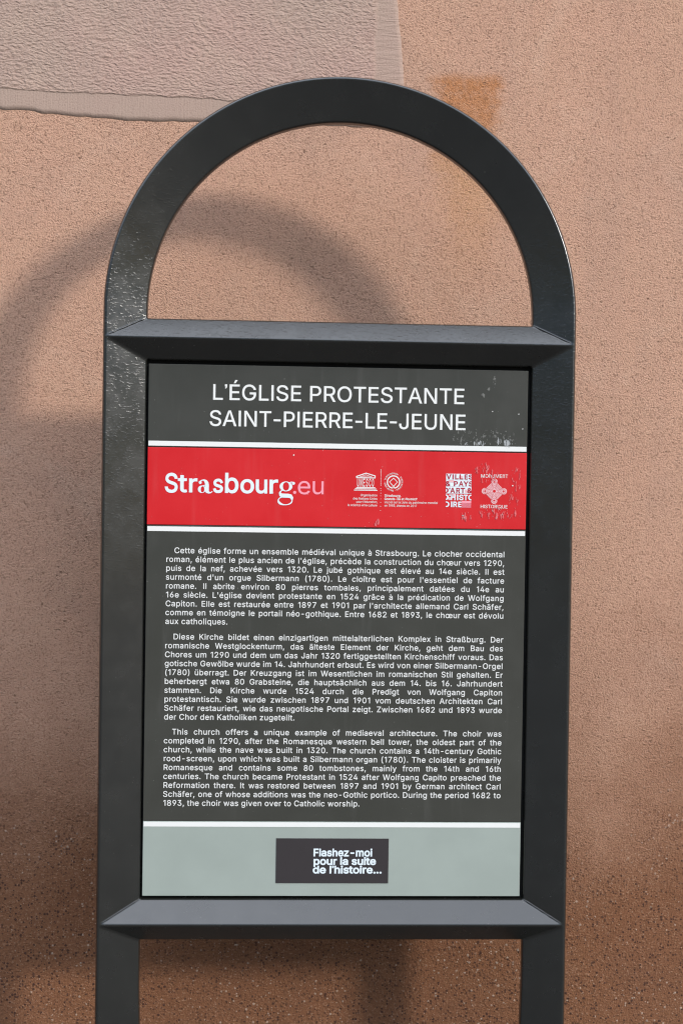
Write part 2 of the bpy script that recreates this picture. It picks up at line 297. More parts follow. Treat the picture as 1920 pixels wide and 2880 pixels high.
# ------------------------------------------------------------------ lettering (outlines of the letters, 509 units = capital height)
GLYPHS = """&448;192 -6,234 -3,272 7,306 23,328 42,364 0,437 2,367 86,385 116,398 146,405 180,408 223,350 223,346 184,336 150,328 135,220 264,258 294,292 327,316 364,322 382,324 406,316 442,308 460,288 483,264 500,236 510,204 513,166 510,134 499,110 482,90 456,78 424,75 396,78 370,87 344,134 276,84 235,61 210,47 190,38 166,34 136,39 96,48 74,54 61,80 33,112 11,150 -2;188 46,166 49,144 56,125 70,108 88,100 108,97 130,100 154,110 175,134 200,172 229,290 88,278 75,252 59,224 50;182 311,144 364,137 396,139 416,153 442,169 454,200 461,226 457,244 446,258 428,262 406,260 388,255 374,239 354|'206;79 318,128 320,134 509,70 508|(273;177 -96,235 -94,189 12,182 36,160 114,151 202,160 308,173 368,193 434,234 534,234 539,178 539,155 498,133 444,114 386,100 320,92 264,89 204,94 140,110 58,138 -20|)273;38 -96,98 -94,135 -20,157 40,179 138,184 214,181 266,172 328,159 386,141 444,121 494,94 539,38 538,63 484,84 422,111 320,121 230,120 162,113 114,88 24|,188;39 -118,82 -119,84 -117,136 71,68 70|-453;115 188,336 188,337 242,116 244|.188;92 -4,114 -1,126 8,138 24,141 40,138 60,128 72,114 83,96 87,78 83,64 73,53 60,50 42,53 24,62 10,78 -1|0453;224 -6,274 0,288 5,322 24,359 62,384 112,392 144,400 178,405 248,400 332,384 396,358 448,322 484,282 507,228 516,172 507,131 484,95 448,68 392,53 330,48 260,53 176,69 112,95 62,130 24,144 16,174 1;224 50,192 56,174 67,160 77,140 102,122 148,113 194,109 258,113 316,122 360,140 406,166 437,192 453,226 460,260 453,288 437,313 406,330 366,340 316,344 248,340 192,332 152,313 102,289 74,266 59,256 55|1330;193 0,254 0,256 2,256 506,254 509,178 509,66 426,68 359,188 447,192 446|2453;65 0,389 2,388 57,153 58,266 178,335 258,357 290,371 318,381 370,376 412,360 446,335 476,306 497,268 511,228 516,182 511,142 496,114 476,86 442,71 406,68 362,126 362,134 402,153 432,172 447,192 456,222 460,250 457,272 450,292 436,308 420,314 406,320 368,318 348,312 328,282 281,64 48|3453;212 -6,266 -2,310 13,342 35,369 64,387 102,393 144,388 182,371 222,357 238,342 254,308 276,264 288,222 290,372 460,370 509,70 508,72 452,288 450,158 300,157 250,160 248,204 248,244 244,276 234,301 214,316 195,326 172,328 158,329 144,325 116,314 92,296 73,266 58,222 50,190 52,164 60,132 81,116 104,108 132,44 130,55 84,70 58,96 31,132 10,172 -3|4453;283 0,342 1,344 104,410 105,413 108,412 162,343 164,342 318,282 316,281 164,112 163,109 166,310 506,308 509,250 509,238 494,41 160,40 108,42 105,280 105|5453;217 -6,262 -2,280 3,310 15,345 44,369 76,385 116,391 162,388 200,378 234,364 260,348 282,322 306,294 321,258 331,230 334,208 332,172 323,134 302,150 448,154 452,364 452,364 509,98 509,95 504,68 254,128 246,148 260,190 275,220 277,248 273,276 262,298 242,314 222,324 194,328 160,324 130,314 104,300 84,277 64,250 53,204 51,172 60,138 88,127 108,120 130,60 129,66 92,73 78,84 59,110 31,142 10,178 -2|6453;222 -6,272 -2,311 14,348 46,368 72,384 112,389 158,384 202,370 240,342 274,316 295,272 310,234 314,196 307,175 296,318 502,320 509,254 509,250 507,102 286,80 240,68 200,64 160,69 114,84 74,104 47,144 14,182 -1;222 48,198 52,178 61,152 80,138 102,130 122,125 160,130 194,138 214,152 234,174 252,194 261,228 265,254 262,276 253,300 234,314 214,322 194,327 154,324 128,318 110,299 80,280 63,260 54|7453;98 0,166 2,391 448,390 508,62 508,64 452,320 452,323 450|8453;221 -6,276 -2,318 11,350 32,378 62,394 94,401 134,397 166,388 194,372 220,348 243,326 256,301 266,336 284,360 309,375 340,382 380,376 420,360 452,336 478,306 498,270 511,228 516,184 511,146 498,116 478,89 448,75 418,70 382,76 342,92 309,116 284,152 266,124 256,104 243,82 221,64 194,55 166,52 138,58 94,74 62,102 32,136 11,148 7,178 -2;222 49,194 52,166 60,147 72,130 89,118 118,115 138,118 160,131 190,148 209,168 223,202 233,228 235,256 232,284 223,304 209,322 190,334 160,337 140,334 118,322 90,306 73,286 60,258 52;220 290,200 292,180 299,160 313,145 330,140 340,135 356,133 378,136 400,144 418,160 438,178 449,200 457,228 460,252 457,274 450,293 438,309 418,316 400,319 374,312 340,307 330,292 312,274 300,252 292|9453;132 0,198 0,202 2,347 218,373 270,385 308,389 344,385 386,368 434,344 466,320 486,310 494,272 510,224 516,182 510,142 494,112 470,94 449,85 436,69 398,64 354,68 306,83 268,108 235,138 214,182 198,220 195,258 202,276 212;224 243,198 247,175 256,152 276,136 300,129 322,125 354,129 382,137 406,153 428,174 446,186 452,200 457,228 460,254 457,278 447,300 428,314 408,322 388,327 348,322 314,314 294,299 274,280 257,258 248|A480;17 0,86 1,134 140,138 142,344 142,394 1,462 0,276 509,200 508;156 199,238 453,323 200|B456;61 0,252 0,302 4,350 21,376 38,400 66,413 100,418 134,414 174,403 202,386 226,364 245,340 257,315 264,318 269,356 286,376 304,388 322,395 344,398 372,394 410,381 442,357 470,330 491,290 504,244 509,60 508;126 57,126 230,250 231,278 228,310 216,326 204,342 184,352 162,355 136,349 104,328 79,296 63,248 57;126 285,126 452,242 452,284 446,314 427,330 404,336 370,333 348,325 330,306 308,286 295,250 286|C510;263 -6,306 -4,338 4,372 18,403 38,429 64,448 90,463 124,472 158,409 160,401 136,389 114,358 82,316 60,268 53,222 59,184 76,150 106,125 144,109 194,103 252,109 314,130 372,149 402,184 432,222 450,264 456,316 449,350 433,376 411,400 376,409 348,472 350,463 386,448 418,429 444,404 470,374 490,344 503,306 513,270 516,210 509,192 503,150 484,103 444,70 394,58 360,48 328,40 256,48 178,70 116,103 64,154 23,204 1|D502;61 0,222 0,292 8,350 30,361 38,399 70,433 118,456 188,462 258,455 330,434 390,408 428,396 444,354 478,294 501,228 509,60 508;126 57,126 451,224 452,260 448,278 445,320 428,355 398,378 362,394 312,399 258,395 206,379 148,350 107,318 81,276 64,218 57|E419;61 0,374 1,374 57,128 57,125 60,126 228,352 229,355 232,354 286,126 286,126 451,370 452,371 508,60 508|F410;61 0,125 2,126 220,344 221,346 224,344 278,126 279,126 451,368 452,368 508,60 508|G520;265 -6,332 2,378 19,418 49,452 92,471 140,478 198,476 256,284 256,284 199,414 198,408 154,396 122,375 94,346 71,320 61,302 56,268 53,224 59,184 76,145 114,125 144,109 194,103 252,108 308,128 370,149 402,182 432,222 450,262 456,316 448,342 436,364 418,387 394,408 349,473 350,465 384,449 416,430 444,404 468,374 489,340 504,304 513,270 516,198 506,148 484,102 444,69 392,47 330,40 256,47 178,69 116,103 66,152 23,204 1|H517;61 0,125 2,125 230,128 232,391 232,392 2,456 1,456 508,392 508,392 292,390 289,126 290,125 508,60 508|I185;61 0,122 0,125 2,125 506,122 509,62 509,60 506|J396;181 -6,228 -2,266 13,294 33,318 62,332 100,336 142,334 509,272 508,272 144,266 104,248 74,216 55,184 50,148 56,122 74,104 104,98 144,97 172,33 172,33 142,38 100,52 62,73 36,108 10,142 -2|K467;61 0,124 1,125 168,198 243,372 1,447 0,244 288,446 508,364 508,176 305,126 244,125 508,60 508|L393;61 0,358 0,361 2,360 57,125 58,125 506,122 509,62 509,60 506|M628;61 0,120 0,122 2,120 429,169 292,283 6,288 0,343 2,457 292,506 429,504 2,506 0,568 1,567 508,475 508,351 186,314 75,278 186,153 508,60 508|N523;61 0,122 0,125 2,125 306,120 427,200 292,386 2,390 0,462 1,462 508,402 509,399 506,399 148,402 81,360 156,138 507,134 509,60 508|O533;263 -6,334 3,384 25,430 64,464 114,476 148,486 180,493 252,486 330,464 392,430 444,380 486,330 508,268 516,204 508,154 486,104 444,70 394,58 360,48 328,40 256,48 180,58 148,70 114,104 64,154 23,204 1;264 53,222 59,186 75,150 107,125 144,109 192,103 256,109 314,117 340,125 364,150 402,188 435,222 450,268 456,310 450,348 434,384 402,408 366,424 318,430 250,425 194,408 145,384 106,346 74,310 59|P445;61 0,125 2,126 186,238 186,290 191,333 208,367 234,390 264,404 304,409 346,404 392,390 431,364 463,332 487,290 503,238 509,60 508;126 242,126 452,236 452,268 449,298 439,318 422,333 402,342 376,344 344,342 320,334 296,316 270,296 256,262 245,236 242|Q533;401 -48,466 -47,403 40,430 64,464 114,486 180,493 252,487 322,465 392,430 444,380 486,330 508,278 515,264 516,204 508,152 485,142 477,104 444,69 392,48 330,40 256,48 180,69 116,104 64,152 24,204 1,266 -7,328 1,356 12;264 53,222 59,186 75,150 107,125 144,109 192,103 256,109 314,117 340,125 364,150 402,188 435,222 450,268 456,310 450,348 434,384 402,408 366,424 318,430 250,425 194,409 146,384 107,366 91,312 159,247 158,317 64,304 58|R449;61 0,125 2,126 197,244 199,249 194,352 1,427 0,314 208,334 218,366 239,390 270,405 308,409 350,405 396,390 434,366 465,334 489,290 504,238 509,60 508;126 255,126 452,236 452,270 449,298 440,321 422,334 406,342 382,345 350,342 324,336 304,318 280,298 267,270 258,238 255|S447;219 -8,280 -4,322 10,358 32,386 63,393 78,403 98,408 138,405 170,395 198,381 218,360 238,312 264,168 308,146 320,130 336,119 352,115 376,117 392,130 419,146 436,164 447,200 457,226 459,262 454,300 438,326 413,338 378,400 379,394 416,378 448,350 477,316 498,296 505,276 511,230 516,180 511,138 498,104 478,76 450,58 414,52 374,60 326,86 289,128 260,190 237,292 207,317 192,332 178,342 162,346 138,340 112,328 90,314 76,288 61,258 52,222 49,168 58,141 72,123 88,111 108,103 136,38 136,46 96,63 62,92 30,136 6,172 -4|T449;194 0,254 0,257 2,257 450,416 452,416 509,32 508,34 452,193 450|U517;254 -8,314 -2,364 15,401 42,411 52,433 80,450 120,457 172,456 509,393 508,393 176,389 144,378 114,358 88,332 68,298 56,262 52,220 56,186 68,159 88,140 114,128 144,124 176,124 508,60 508,60 172,66 124,85 80,110 47,150 17,202 -2|V480;204 0,279 2,462 509,394 508,289 204,242 55,194 202,85 508,17 508|W686;156 0,228 0,231 2,317 318,342 432,369 318,454 2,458 0,530 1,669 508,606 509,602 506,509 142,492 67,460 206,381 506,378 509,306 508,216 166,194 65,160 210,83 506,80 509,17 508|Y472;204 0,268 2,268 208,453 508,380 508,277 340,236 261,195 340,92 508,18 508,203 208|Z438;43 0,398 1,398 57,115 56,176 138,396 460,396 508,40 508,42 452,322 452,264 372,42 47|a389;156 -8,190 -6,224 5,249 22,274 52,277 50,278 0,337 2,337 254,333 290,322 320,302 347,272 368,240 379,196 384,162 382,106 365,82 348,58 324,42 294,46 289,100 275,118 301,148 322,170 329,192 331,220 329,239 322,255 312,268 296,276 256,273 244,265 236,234 227,128 212,80 194,54 174,43 162,35 142,30 106,35 72,49 44,70 21,94 5,124 -5;168 45,130 52,113 62,101 74,94 86,92 106,95 124,102 138,116 150,136 160,242 178,276 189,276 136,272 114,262 92,246 73,228 59,202 49|b424;224 -8,274 -2,314 16,347 46,370 84,385 132,390 186,385 246,375 278,365 302,346 330,336 340,314 361,268 379,226 384,196 381,172 373,150 358,119 320,115 320,114 508,54 509,53 2,111 0,112 56,116 59,150 19,172 4,198 -5;216 47,184 53,161 66,139 88,125 114,116 148,113 194,116 230,124 260,141 292,160 311,170 317,188 325,220 330,256 324,280 311,301 290,316 262,324 232,328 186,325 150,319 126,301 88,280 67,254 52|c396;203 -8,262 -1,306 21,341 56,354 78,362 100,304 116,292 88,270 65,244 52,206 46,172 51,146 65,124 88,109 114,98 160,96 190,99 224,110 262,124 288,146 311,178 326,206 330,230 327,242 325,270 311,290 290,304 263,361 278,354 300,340 322,322 343,306 356,260 377,208 384,158 378,120 362,81 328,54 286,40 244,34 190,40 132,56 84,81 48,120 14,158 -2|d424;191 -8,226 -5,252 4,274 19,310 59,313 56,314 0,372 2,370 509,311 508,310 320,305 320,274 358,254 373,228 381,194 384,150 378,112 361,78 330,54 292,39 244,34 186,39 132,55 84,78 46,110 16,150 -2;202 47,170 52,146 66,124 88,109 116,99 150,96 192,99 228,107 258,124 290,144 311,170 324,206 330,240 324,264 312,284 292,303 254,309 230,312 184,309 150,301 120,284 86,264 65,238 52|e404;208 -8,254 -4,284 4,312 19,336 40,352 62,364 90,306 104,296 87,280 69,254 53,212 46,178 50,150 62,128 81,114 100,100 138,98 168,368 169,371 172,371 200,368 242,357 282,341 316,322 337,294 361,266 374,236 382,204 384,156 378,116 360,80 328,55 290,40 246,34 184,40 132,55 86,82 47,118 15,160 -2;98 221,99 240,108 268,125 294,146 313,170 325,204 330,238 326,264 314,282 296,298 270,308 228,306 221|f254;82 0,142 2,142 326,226 327,228 330,227 378,142 380,144 438,154 459,170 470,198 474,227 470,242 520,224 527,190 530,160 527,134 519,116 507,96 486,84 462,81 434,80 380,6 378,7 328,81 326|g425;200 -150,252 -147,292 -136,308 -127,324 -117,349 -92,367 -54,372 -12,370 379,314 378,313 322,310 319,274 359,254 373,238 379,194 384,148 377,112 361,79 330,54 292,39 246,34 188,39 136,46 114,55 90,78 55,112 27,158 9,194 5,228 8,252 16,272 28,288 42,306 67,311 66,311 -6,304 -48,282 -74,264 -85,250 -92,218 -96,176 -95,154 -88,136 -78,100 -42,52 -70,66 -93,104 -127,140 -142,168 -148;202 59,172 63,156 70,144 77,124 97,109 122,99 154,96 196,102 240,109 262,125 292,146 312,156 318,176 326,206 330,238 325,254 317,266 311,284 292,302 258,309 232,312 188,309 154,302 126,285 96,264 75,242 65|h410;54 0,114 2,114 230,117 258,126 282,142 303,160 317,184 326,208 329,250 321,273 304,290 276,296 236,296 2,354 0,357 2,357 244,353 286,341 322,321 348,296 369,264 380,226 384,186 379,154 363,125 334,114 316,114 506,112 509,56 509,53 506|i167;54 0,112 0,114 2,114 376,112 379,56 379,53 376;81 444,100 446,112 454,123 468,126 484,123 500,114 512,100 521,84 524,66 521,55 512,44 500,41 484,44 468,53 456,66 446|j167;-9 -142,32 -140,66 -129,91 -106,102 -90,111 -64,114 -34,112 379,53 378,52 -40,50 -54,37 -74,24 -83,-10 -88;80 444,100 446,112 454,123 468,126 482,123 500,114 512,100 521,84 524,66 521,54 512,44 500,41 484,44 468,53 456,66 446|k381;54 0,114 1,114 140,154 177,294 1,370 1,202 216,358 378,284 378,122 214,115 212,114 506,112 509,56 509,53 506|l167;54 0,112 0,114 2,114 506,112 509,56 509,53 506|m610;54 0,114 2,114 240,117 266,126 290,142 309,158 320,174 327,196 330,224 327,234 323,254 310,270 284,274 260,275 0,335 2,335 248,338 270,345 290,373 320,394 328,416 330,448 326,472 314,491 286,496 254,496 2,556 0,557 258,553 296,541 328,522 354,498 372,468 383,434 386,392 379,356 361,336 341,316 310,309 332,285 362,258 380,216 386,194 384,174 377,150 362,130 344,112 311,112 378,54 378|n410;54 0,114 2,114 230,117 258,126 282,142 303,160 317,184 326,208 329,250 321,273 304,290 276,296 236,296 2,356 1,357 244,353 286,339 324,321 348,296 369,264 380,230 384,186 379,152 362,124 333,112 312,112 378,54 378|o415;203 -8,250 -3,272 4,300 16,334 47,359 84,371 118,377 140,381 184,376 244,359 290,334 328,298 361,256 378,208 384,158 378,120 362,81 328,54 286,40 244,34 190,40 132,56 84,81 48,120 14,158 -2;204 46,168 53,146 66,124 88,105 126,99 150,96 190,99 224,107 256,124 288,146 310,168 323,208 330,246 323,269 310,292 288,310 248,316 224,319 184,316 150,308 120,291 88,269 66,244 52|p424;54 -142,114 -142,115 58,120 57,136 34,151 18,172 4,198 -5,232 -8,274 -2,314 16,347 46,370 84,386 142,390 192,385 246,365 302,346 330,312 362,268 379,230 384,196 381,170 373,151 360,136 344,119 320,114 319,112 322,111 378,54 378;216 47,184 53,161 66,139 88,125 114,116 148,113 194,116 230,124 260,141 292,160 311,170 317,188 325,220 330,256 324,280 311,301 290,316 262,324 232,328 186,325 150,319 126,301 88,280 67,254 52|q424;312 -142,370 -143,372 -140,372 378,314 378,313 322,310 319,274 358,252 373,228 381,198 384,150 378,112 361,86 338,77 330,54 292,38 236,34 186,39 132,55 84,78 46,110 16,150 -2,198 -8,226 -5,250 3,274 18,288 33,305 58,310 58;202 47,170 52,146 66,124 88,109 116,99 150,96 192,99 228,107 258,124 290,144 311,170 324,206 330,240 324,264 312,284 292,303 254,309 230,312 184,309 150,301 120,284 86,264 65,238 52|r259;54 0,114 2,114 238,117 262,126 284,142 302,160 316,182 323,206 326,242 323,242 384,212 385,186 381,154 368,130 346,114 321,111 378,53 378|s365;176 -8,224 -5,260 6,288 22,313 48,326 74,331 106,324 144,306 170,276 194,144 232,124 243,112 258,109 276,114 300,132 318,162 330,188 333,222 327,246 312,258 298,268 278,323 290,315 314,305 330,280 358,248 374,224 381,190 384,148 381,114 370,86 354,66 334,50 300,47 274,52 240,72 209,104 186,152 169,214 155,238 147,252 138,266 116,268 102,262 80,242 61,222 52,180 45,150 49,124 60,105 80,94 106,37 92,46 62,61 40,84 18,114 2,144 -5|t227;164 -4,192 -3,212 4,202 53,176 50,150 53,136 62,128 76,126 94,126 324,128 327,203 328,204 378,127 380,126 470,66 471,65 380,7 378,6 328,65 326,65 92,72 52,96 18,124 2|u410;177 -4,222 0,256 16,285 46,298 68,298 1,357 2,356 379,296 378,296 150,293 122,284 98,269 78,250 62,226 53,202 50,160 58,136 76,119 106,114 142,114 378,53 378,53 136,57 94,69 58,92 29,122 8,146 -1|v389;163 0,227 2,370 379,304 378,227 164,196 62,162 164,85 378,18 378|w567;139 0,196 0,200 2,284 305,367 2,370 0,428 1,544 378,482 379,479 376,396 70,368 192,317 376,314 379,252 378,206 216,170 68,153 142,88 376,84 379,24 378|x379;23 0,92 1,148 84,188 153,286 1,356 0,225 192,350 378,282 378,233 306,190 235,100 378,31 378,154 194|y389;85 -144,118 -143,146 -132,160 -123,177 -106,191 -86,205 -56,370 379,304 378,227 164,194 63,162 164,85 378,18 378,163 0,142 -56,126 -78,118 -84,104 -89,64 -86,60 -88,48 -138|z380;43 0,338 1,338 56,128 56,126 58,332 330,332 378,48 378,50 323,252 323,254 320,42 47|·196;96 196,116 200,129 210,140 224,144 242,140 260,130 274,116 284,98 287,80 284,66 274,56 260,52 242,56 224,66 210,80 200|É419;61 0,374 1,374 57,128 57,125 60,126 228,352 229,355 232,354 286,126 286,126 451,370 452,371 508,60 508;192 558,242 559,305 658,238 658|Î185;61 0,122 0,125 2,125 506,122 509,62 509,60 506;-16 566,42 565,92 622,142 565,202 566,121 658,66 659,57 652|ß441;261 -6,308 -4,340 6,366 22,386 42,399 68,403 98,400 128,391 152,365 184,303 236,288 256,285 272,292 298,324 348,331 378,332 394,327 432,312 462,290 486,260 503,230 512,200 516,166 512,126 498,98 476,77 446,64 408,60 366,60 2,62 0,122 2,122 364,126 400,144 438,164 453,198 459,226 455,250 442,266 420,272 390,270 368,264 354,230 306,224 292,223 270,228 242,236 226,259 200,302 166,330 138,339 124,342 106,336 80,320 63,296 53,268 50,238 52,216 58,186 72,165 20,206 1,236 -5|à389;156 -8,190 -6,224 5,249 22,274 52,277 50,278 0,337 2,337 254,333 290,322 320,302 347,272 368,240 379,196 384,162 382,106 365,82 348,58 324,42 294,46 289,100 275,118 301,148 322,170 329,192 331,220 329,239 322,255 312,268 296,276 256,273 244,265 236,234 227,128 212,80 194,54 174,43 162,35 142,30 106,35 72,49 44,70 21,94 5,124 -5;168 45,130 52,113 62,101 74,94 86,92 106,95 124,102 138,116 150,136 160,242 178,276 189,276 136,272 114,262 92,246 73,228 59,202 49;165 430,214 430,169 528,101 528|â389;156 -8,190 -6,224 5,249 22,274 52,277 50,278 0,337 2,337 254,333 290,322 320,302 347,272 368,240 379,196 384,162 382,106 365,82 348,58 324,42 294,46 289,100 275,118 301,148 322,170 329,192 331,220 329,239 322,255 312,268 296,276 256,273 244,265 236,234 227,128 212,80 194,54 174,43 162,35 142,30 106,35 72,49 44,70 21,94 5,124 -5;168 45,130 52,113 62,101 74,94 86,92 106,95 124,102 138,116 150,136 160,242 178,276 189,276 136,272 114,262 92,246 73,228 59,202 49;81 436,140 435,188 493,238 435,296 435,299 438,218 528,162 529,81 440|ä389;156 -8,190 -6,224 5,249 22,274 52,277 50,278 0,337 2,337 254,333 290,322 320,302 347,272 368,240 379,196 384,162 382,106 365,82 348,58 324,42 294,46 289,100 275,118 301,148 322,170 329,192 331,220 329,239 322,255 312,268 296,276 256,273 244,265 236,234 227,128 212,80 194,54 174,43 162,35 142,30 106,35 72,49 44,70 21,94 5,124 -5;168 45,130 52,113 62,101 74,94 86,92 106,95 124,102 138,116 150,136 160,242 178,276 189,276 136,272 114,262 92,246 73,228 59,202 49;114 444,134 446,144 454,155 468,158 482,155 500,146 512,134 520,118 523,102 520,90 512,80 500,77 484,80 468,88 456,102 446;258 444,278 446,288 454,299 468,301 482,299 500,290 512,278 520,262 523,246 520,234 512,224 500,221 484,224 468,232 456,246 446|è404;208 -8,254 -4,284 4,312 19,336 40,352 62,364 90,306 104,296 87,280 69,254 53,212 46,178 50,150 62,128 81,114 100,100 138,98 168,368 169,371 172,371 200,368 242,357 282,341 316,322 337,294 361,266 374,236 382,204 384,156 378,116 360,80 328,55 290,40 246,34 184,40 132,55 86,82 47,118 15,160 -2;98 221,99 240,108 268,125 294,146 313,170 325,204 330,238 326,264 314,282 296,298 270,308 228,306 221;180 430,229 430,183 528,116 528|é404;208 -8,254 -4,284 4,312 19,336 40,352 62,364 90,306 104,296 87,280 69,254 53,212 46,178 50,150 62,128 81,114 100,100 138,98 168,368 169,371 172,371 200,368 242,357 282,341 316,322 337,294 361,266 374,236 382,204 384,156 378,116 360,80 328,55 290,40 246,34 184,40 132,55 86,82 47,118 15,160 -2;98 221,99 240,108 268,125 294,146 313,170 325,204 330,238 326,264 314,282 296,298 270,308 228,306 221;178 430,228 430,291 528,225 528|î167;54 0,112 0,114 2,114 376,112 379,56 379,53 376;-25 436,34 435,82 493,132 435,190 435,193 438,112 528,56 529,-25 440|ö415;203 -8,250 -3,272 4,300 16,334 47,359 84,371 118,377 140,381 184,376 244,359 290,334 328,298 361,256 378,208 384,158 378,120 362,81 328,54 286,40 244,34 190,40 132,56 84,81 48,120 14,158 -2;204 46,168 53,146 66,124 88,105 126,99 150,96 190,99 224,107 256,124 288,146 310,168 323,208 330,246 323,269 310,292 288,310 248,316 224,319 184,316 150,308 120,291 88,269 66,244 52;133 444,152 446,163 454,173 468,176 482,173 500,164 512,152 520,136 523,120 520,108 512,98 500,95 484,98 468,107 456,120 446;276 444,296 446,306 454,317 468,320 482,317 500,308 512,296 520,280 523,264 520,252 512,242 500,239 484,242 468,250 456,264 446|ü410;177 -4,222 0,256 16,285 46,298 68,298 1,357 2,356 379,296 378,296 150,293 122,284 98,269 78,250 62,226 53,202 50,160 58,136 76,119 106,114 142,114 378,53 378,53 136,57 94,69 58,92 29,122 8,146 -1;131 444,150 446,161 454,170 468,173 482,170 500,162 512,150 520,134 523,118 520,104 512,96 500,93 484,96 468,104 456,118 446;274 444,292 446,304 454,314 468,317 482,314 500,305 512,292 520,276 523,260 520,248 512,239 500,236 484,239 468,248 456,260 446|œ694;203 -8,256 -2,300 16,334 47,352 73,371 46,405 16,450 -2,500 -8,540 -5,572 4,602 20,626 40,643 62,653 88,652 92,596 104,587 88,572 71,560 61,544 53,502 46,468 50,440 61,415 82,398 110,389 138,386 166,388 169,660 170,661 198,657 242,647 282,630 316,608 342,584 361,552 375,516 383,494 384,446 378,408 361,370 328,352 303,334 329,300 360,256 378,208 384,164 379,116 360,81 328,58 294,40 244,34 190,40 132,58 82,81 48,116 17,158 -2;204 46,168 53,146 66,124 88,105 126,99 150,96 190,99 224,107 256,124 288,146 310,168 323,208 330,246 323,269 310,292 288,310 248,316 224,319 184,316 150,308 120,291 88,269 66,244 52;388 221,389 242,398 270,414 294,436 313,460 325,494 330,526 326,556 311,572 294,586 270,597 228,594 221|’130;49 376,78 390,96 418,104 456,102 509,40 508,40 448,66 447,68 444,58 409,41 390| 188;"""
G = {}
for ent in GLYPHS.split('|'):
    ch = ent[0]; head, *loops = ent[1:].split(';')
    G[ch] = (int(head), [[tuple(map(int, q.split())) for q in l.split(',')] for l in loops if l])

def fill(loops):
    """triangulate closed outlines (outer ones counter-clockwise, holes clockwise)"""
    vs, ed = [], []
    for l in loops:
        b = len(vs); vs += [Vector((x, y)) for x, y in l]; ed += [(b+i, b+(i+1) % len(l)) for i in range(len(l))]
    v2, _, tris, *_r = delaunay_2d_cdt(vs, ed, [], 0, 1e-5)
    out = []
    for t in tris:
        cx = sum(v2[i].x for i in t)/len(t); cy = sum(v2[i].y for i in t)/len(t); w = 0
        for l in loops:
            for (ax, ay), (bx, by) in zip(l, l[1:]+l[:1]):
                if (ay <= cy) != (by <= cy):
                    if ax+(cy-ay)/(by-ay)*(bx-ax) > cx: w += 1 if by > ay else -1
        if w > 0: out.append(tuple(t))
    return [(v.x, v.y) for v in v2], out

_cache = {}
def glyph(ch, off=0.0):
    key = (ch, off)
    if key in _cache: return _cache[key]
    loops = []
    for l in G[ch][1]:
        n = len(l); out = []
        for i in range(n):
            (ax, ay), (bx, by), (cx, cy) = l[i-1], l[i], l[(i+1) % n]
            d1 = (bx-ax, by-ay); d2 = (cx-bx, cy-by)
            L1 = hypot(*d1) or 1; L2 = hypot(*d2) or 1
            n1 = (d1[1]/L1, -d1[0]/L1); n2 = (d2[1]/L2, -d2[0]/L2)
            mx, my = n1[0]+n2[0], n1[1]+n2[1]; q = mx*mx+my*my
            k = min(2.0/q, 1.6) if q > 1e-6 else 0
            out.append((bx+off*mx*k, by+off*my*k))
        loops.append(out)
    vs, fs = fill(loops) if loops else ([], [])
    xs = [v[0] for v in vs] or [0]; ys = [v[1] for v in vs] or [0]
    r = (vs, fs, (min(xs), max(xs), min(ys), max(ys)))
    _cache[key] = r; return r

